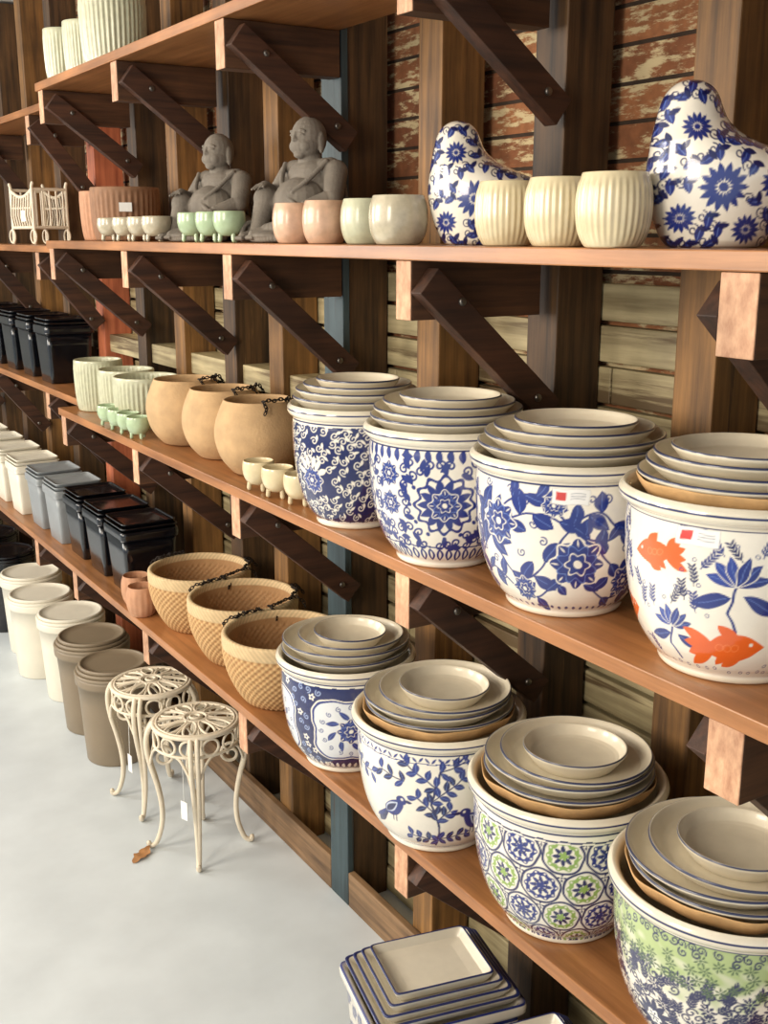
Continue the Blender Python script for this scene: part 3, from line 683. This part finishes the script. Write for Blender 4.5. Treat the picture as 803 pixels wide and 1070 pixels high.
# ------------------------------------------------------------ wire cart
def cart(x,y,z):
    m=MB();I=M_iron;W=.11;D=.075;H=.25
    for sx in (-D,D):
        for sy in (-W,W):
            m.tube([(sx,sy,.007),(sx,sy,H*.95),(sx,sy*1.08,H)],.007,I,8)
        top=[(sx,-W+2*W*t,H*.9-.03*math.sin(PI*t)) for t in np.linspace(0,1,14)];m.tube(top,.007,I,8)
        m.tube([(sx,-W,.07),(sx,W,.07)],.007,I,8);m.tube([(sx,-W,.15),(sx,W,.15)],.005,I,8)
        for k in range(9):
            t=(k+.5)/9;yy=-W+2*W*t;m.tube([(sx*1.0,yy,.07),(sx*1.12,yy,.12),(sx,yy,H*.9-.03*math.sin(PI*t))],.004,I,6)
    for sy in (-W,W):
        m.tube([(-D,sy,.07),(D,sy,.07)],.007,I,8);m.tube([(-D,sy,H*.9),(D,sy,H*.9)],.007,I,8)
        for k in range(5): xx=-D+2*D*(k+.5)/5;m.tube([(xx,sy,.07),(xx,sy,H*.9)],.004,I,6)
        for sx in (-D,D): m.tube([(sx,sy+.012+.028*math.cos(t),.0325+.028*math.sin(t)) for t in np.linspace(0,2*PI,18,endpoint=False)],.0042,I,6,True)
    for k in range(6): yy=-W+2*W*(k+.5)/6;m.tube([(-D,yy,.07),(D,yy,.07)],.004,I,6)
    m.box((-.001,-.02,-.045),(.001,.02,0),M_tag,None,(-D-.01,-.03,.14))
    m.obj('white_iron_crib_planter',(x,y,z),.15)
cart(1.34,4.94,ZA-.02)

# ------------------------------------------------------------ buddha
def buddha(x,y,z,sc,rot):
    m=MB();s_=lambda c,r,R=None:m.sphere(c,r,M_stone,20,14,R)
    def cap(a,b,r0,r1,n=9):
        a=np.array(a,float);b=np.array(b,float)
        for t in np.linspace(0,1,n): s_(a+(b-a)*t,r0+(r1-r0)*t)
    s_((0,0,.045),(.085,.100,.046));s_((.06,0,.022),(.10,.10,.022));s_((.11,.0,.016),(.07,.07,.016))
    s_((.035,0,.098),(.066,.076,.058));s_((-.012,0,.12),(.058,.082,.07));s_((0,0,.158),(.050,.076,.044))
    cap((-.002,-.066,.172),(-.002,.066,.172),.029,.029);cap((.002,0,.185),(.008,0,.21),.030,.030)
    # head: round, smiling, long lobes
    s_((.008,0,.249),(.0455,.0425,.0500));s_((.018,0,.230),(.0385,.0400,.0320))
    for k in (-1,1):
        s_((.034,k*.018,.228),(.0180,.0170,.0165))
        s_((.004,k*.0425,.240),(.010,.0055,.021));s_((.006,k*.0430,.221),(.007,.0055,.011))
        for q in np.linspace(-1,1,7):
            s_((.0500-.004*q*q-.0015,k*.0170+q*.0085,.2640-.003*q*q),(.0034,.0030,.0020))
            s_((.0500-.003*q*q,k*.0165+q*.0070,.2530+.0022*(1-q*q)),(.0030,.0026,.0016))
    cap((.0520,0,.2570),(.0560,0,.2430),.0035,.0060,6);s_((.0535,-.0055,.2415),.0040);s_((.0535,.0055,.2415),.0040)
    for q in np.linspace(-1,1,13):
        s_((.0520-.0065*q*q,q*.0165,.2290+.0052*q*q),(.0035,.0030,.0021));s_((.0500-.005*q*q,q*.0125,.2222+.0040*q*q),(.0035,.0030,.0021))
    s_((.038,0,.209),(.015,.018,.011))
    # legs
    cap((.0,.055,.045),(.105,.085,.045),.040,.032);cap((.105,.085,.040),(.135,-.01,.026),.030,.020);cap((.135,-.01,.024),(.165,-.03,.018),.018,.013)
    cap((.0,-.055,.05),(.085,-.080,.105),.040,.030);cap((.085,-.080,.10),(.115,-.075,.03),.028,.020);cap((.11,-.075,.018),(.16,-.078,.013),.017,.012)
    for f in range(5):
        s_((.170,-.090+f*.006,.010),(.008,.0032,.006));s_((.176,-.042+f*.006,.012),(.007,.0032,.006))
    cap((-.002,-.086,.166),(.025,-.110,.115),.029,.024);cap((.025,-.110,.115),(.078,-.090,.135),.022,.014)
    cap((-.002,.086,.166),(.03,.110,.105),.029,.024);cap((.03,.110,.105),(.088,.075,.085),.022,.014)
    for hx,hy,hz in ((.088,-.084,.137),(.098,.070,.083)):
        s_((hx,hy,hz),(.014,.013,.008))
        for f,(dy,l) in enumerate(((-.011,.014),(-.0037,.019),(.0037,.018),(.011,.013))):
            cap((hx+.01,hy+dy,hz+.001),(hx+.012+l,hy+dy*1.2,hz-.010),.0034,.003,5)
        cap((hx,hy+.011,hz),(hx+.016,hy+.021,hz-.004),.004,.0034,5)
    def fold(P,r=.006):
        for q in chaikin(P,3): s_(q,r)
    fold([(.02,-.078,.190),(.058,-.05,.150),(.092,0,.115),(.094,.05,.085)],.0065)
    fold([(.02,.076,.190),(.056,.055,.150),(.088,.03,.118)],.0065)
    for k in range(5):
        fold([(-.045,-.065+.03*k,.19-.004*k),(-.068,-.05+.025*k,.12),(-.074,-.05+.025*k,.03)],.006)
        fold([(.02+.02*k,-.100,.075-.006*k),(.05+.02*k,-.108,.045),(.07+.02*k,-.100,.012)],.0065)
        fold([(.02+.02*k,.11,.06),(.05+.018*k,.108,.035),(.07+.018*k,.09,.010)],.0065)
    fold([(.10,-.10,.012),(.15,-.06,.010),(.175,0,.008),(.15,.07,.010),(.08,.10,.010)],.008)
    fold([(.012,-.110,.135),(.03,-.128,.112),(.05,-.118,.10)],.007)
    fold([(.0,-.112,.150),(.02,-.130,.125),(.035,-.124,.112)],.006)
    o=m.obj('tmp',(0,0,0))
    md=o.modifiers.new('r','REMESH');md.mode='VOXEL';md.voxel_size=.0017
    sm=o.modifiers.new('s','SMOOTH');sm.iterations=3;sm.factor=.5
    dg=bpy.context.evaluated_depsgraph_get();me=bpy.data.meshes.new_from_object(o.evaluated_get(dg))
    bpy.data.objects.remove(o,do_unlink=True)
    me.materials.clear();me.materials.append(M_stone)
    zs=np.empty(len(me.vertices)*3);me.vertices.foreach_get('co',zs);zs=zs.reshape(-1,3);zs[:,2]=(zs[:,2]-zs[:,2].min());me.vertices.foreach_set('co',zs.ravel())
    me.polygons.foreach_set('use_smooth',np.ones(len(me.polygons),bool));me.polygons.foreach_set('material_index',np.zeros(len(me.polygons),np.int32))
    for k,(xx,yy) in enumerate(((x,y),(x,y+.53))):
        b=bpy.data.objects.new('seated_buddha_statue',me if k==0 else me.copy());COL.objects.link(b);b.location=(xx,yy,z);b.scale=(sc,)*3;b.rotation_euler=(0,0,rot+.05*k)
buddha(1.315,2.43,ZA,.97,PI+.22)

# ------------------------------------------------------------ room
boxobj('floor',(-6,-3,-.1),(1.75,11,0),M_floor,0)
boxobj('ceiling',(-3.2,-3,2.98),(1.75,11,3.05),M_ceil,0)
boxobj('wall_right',(XW,-3,0),(1.75,11,2.98),M_brick,0)
boxobj('wall_far',(-3.2,10.9,0),(XW,11,2.98),M_ceil,0)
m=MB();z=.0
e=random.Random(2)
while z<1.80:
    h=.076;t=e.uniform(0,.006);ya=-1.5
    while ya<10.8:
        yb=min(10.8,ya+e.uniform(1.2,2.6));m.box((XW-.020-t-e.uniform(0,.003),ya,z+.003+e.uniform(0,.002)),(XW-.001,yb-.003,z+h),M_plank);ya=yb
    z+=h+.006
m.obj('trim_1',(0,0,0),bevel=.003)
posts=[(.55,M_post),(.95,M_post),(1.30,M_post2),(1.70,M_post),(2.10,M_post2),(2.50,M_post),(2.88,M_post2),(3.20,M_post),(3.62,M_post2),(4.00,M_post),(4.48,M_postred),(4.95,M_post),(5.4,M_post2),(5.85,M_post),(6.3,M_post),(6.8,M_post),(7.3,M_post)]
for y,mt in posts: boxobj('wall_post',(XP,y-.045,0),(XW-.030,y+.045,2.97),mt)
boxobj('blue_wall_strip',(XP-.022,2.50-.050,0),(XP-.001,2.50+.050,2.97),M_blue)
ys=[p[0] for p in posts]
for a,b in zip(ys[:-1],ys[1:]):
    if 2.0<a<5.0: boxobj('wall_noggin',(XP+.02,a+.046,1.43),(XW-.033,b-.046,1.50),M_plank)
boxobj('baseboard_right',(XP-.022,-1.0,0),(XP-.001,2.448,.11),M_base);boxobj('baseboard_right',(XP-.022,2.552,0),(XP-.001,8,.11),M_base)
XB=XP-.024
def shelf2(x0,y0,y1,zt):
    c=((x0+XB)/2,(y0+y1)/2,zt-TH/2);m=MB();w=(XB-x0)/2;d=(y1-y0)/2
    m.box((-w,-d,-TH/2),(w,d,TH/2),M_shelf);m.obj('shelf_board',c,bevel=.002)
shelf2(XF,-.6,4.0,ZA);shelf2(XF,-.6,4.0,ZB);shelf2(XF,-.6,7.5,ZC);shelf2(XF,-.6,4.0,ZT)
shelf2(1.19,4.05,7.5,ZA-.02);shelf2(1.19,4.05,7.5,ZB2);shelf2(1.19,4.05,7.5,ZT-.03)
def bracket(y,zt,x0=XF,drop=.27,bh=.105,side=1,hw=.024):
    zt=zt-TH-.001;m=MB();xb=XP-.026
    m.box((x0+.006,y-hw,zt-bh),(xb,y+hw,zt),M_beam);m.box((x0+.003,y-hw,zt-bh),(x0+.006,y+hw,zt),M_end)
    a=np.array([x0+.040,zt-.012]);b=np.array([xb+.03,zt-drop]);d=b-a;L=np.linalg.norm(d);ang=math.atan2(d[1],d[0])
    R=rotmat(0,-ang,0)
    yc=y-side*(hw+.018)
    m.box((0,-.0175,-.058),(L,.0175,.0),M_brace,R,(a[0],yc,a[1]))
    if side>0:
        y0=yc-.0175
        m.lathe([(0,.0),(.008,0),(.008,.005),(.005,.007),(0,.007)],M_bolt,10,None,(a[0]+.05,y0-.001,a[1]-.06),R=rotmat(PI/2),ch=0)
        m.lathe([(0,.0),(.008,0),(.008,.005),(.005,.007),(0,.007)],M_bolt,10,None,(xb-.03,y0-.001,b[1]+.01),R=rotmat(PI/2),ch=0)
    m.obj('shelf_bracket',(0,0,0),bevel=.002)
for y in (.95,1.70,2.47,3.20,3.95):
    n1=y<1;sd=-1 if n1 else 1;hw=.030 if n1 else .024
    bracket(y-.01 if n1 else y,ZA,side=sd,hw=hw);bracket(y-.045 if n1 else y,ZB,side=sd,hw=hw);bracket(y,ZC,side=sd,hw=hw);bracket(y,ZT,drop=.23,side=sd)
for y in (4.48,5.4,6.3): bracket(y,ZA-.02,1.19);bracket(y,ZB2,1.19);bracket(y,ZC);bracket(y,ZT-.03,1.19)
m=MB();V=[];F=[]
n=12
for i in range(n+1):
    t=i/n;w=.020*math.sin(PI*t)**.7*(1+.25*math.sin(t*20));
    for sgn in (-1,0,1): V.append((-.045+.09*t,w*sgn,.002+.008*abs(sgn)*t+.006*math.sin(t*5)**2))
for i in range(n):
    for k in range(2): F.append([i*3+k,i*3+k+1,i*3+k+4,i*3+k+3])
m.add(V,F,M_leaf);m.obj('fallen_dry_leaf',(.99,3.02,0),.6)

# ------------------------------------------------------------ lights, world, camera
w=bpy.data.worlds.new('World');bpy.context.scene.world=w;w.use_nodes=True
w.node_tree.nodes['Background'].inputs[0].default_value=(.88,.94,1.0,1);w.node_tree.nodes['Background'].inputs[1].default_value=.86
def area(name,loc,tgt,sx,sy,e,c):
    l=bpy.data.lights.new(name,'AREA');l.shape='RECTANGLE';l.size=sx;l.size_y=sy;l.energy=e;l.color=c
    o=bpy.data.objects.new(name,l);COL.objects.link(o);o.location=loc;o.rotation_euler=(Vector(tgt)-Vector(loc)).to_track_quat('-Z','Y').to_euler()
area('window_light',(-2.0,.9,2.3),(1.2,1.4,1.1),1.0,1.4,68,(1.0,.88,.72))
area('window_light',(-2.0,3.2,2.3),(1.2,3.0,1.3),1.0,1.4,78,(1.0,.88,.72))
area('far_window_light',(-1.8,6.0,2.2),(1.2,4.6,1.2),2.0,1.6,95,(1.0,.94,.86))
cam=bpy.data.cameras.new('cam');co=bpy.data.objects.new('camera',cam);COL.objects.link(co)
co.location=(0,0,1.89);co.rotation_euler=(math.radians(90-14.1),0,math.radians(-32))
cam.sensor_fit='VERTICAL';cam.sensor_height=24;cam.lens=1150/1070*24;cam.clip_start=.02
bpy.context.scene.camera=co
bpy.context.scene.view_settings.view_transform='Standard'
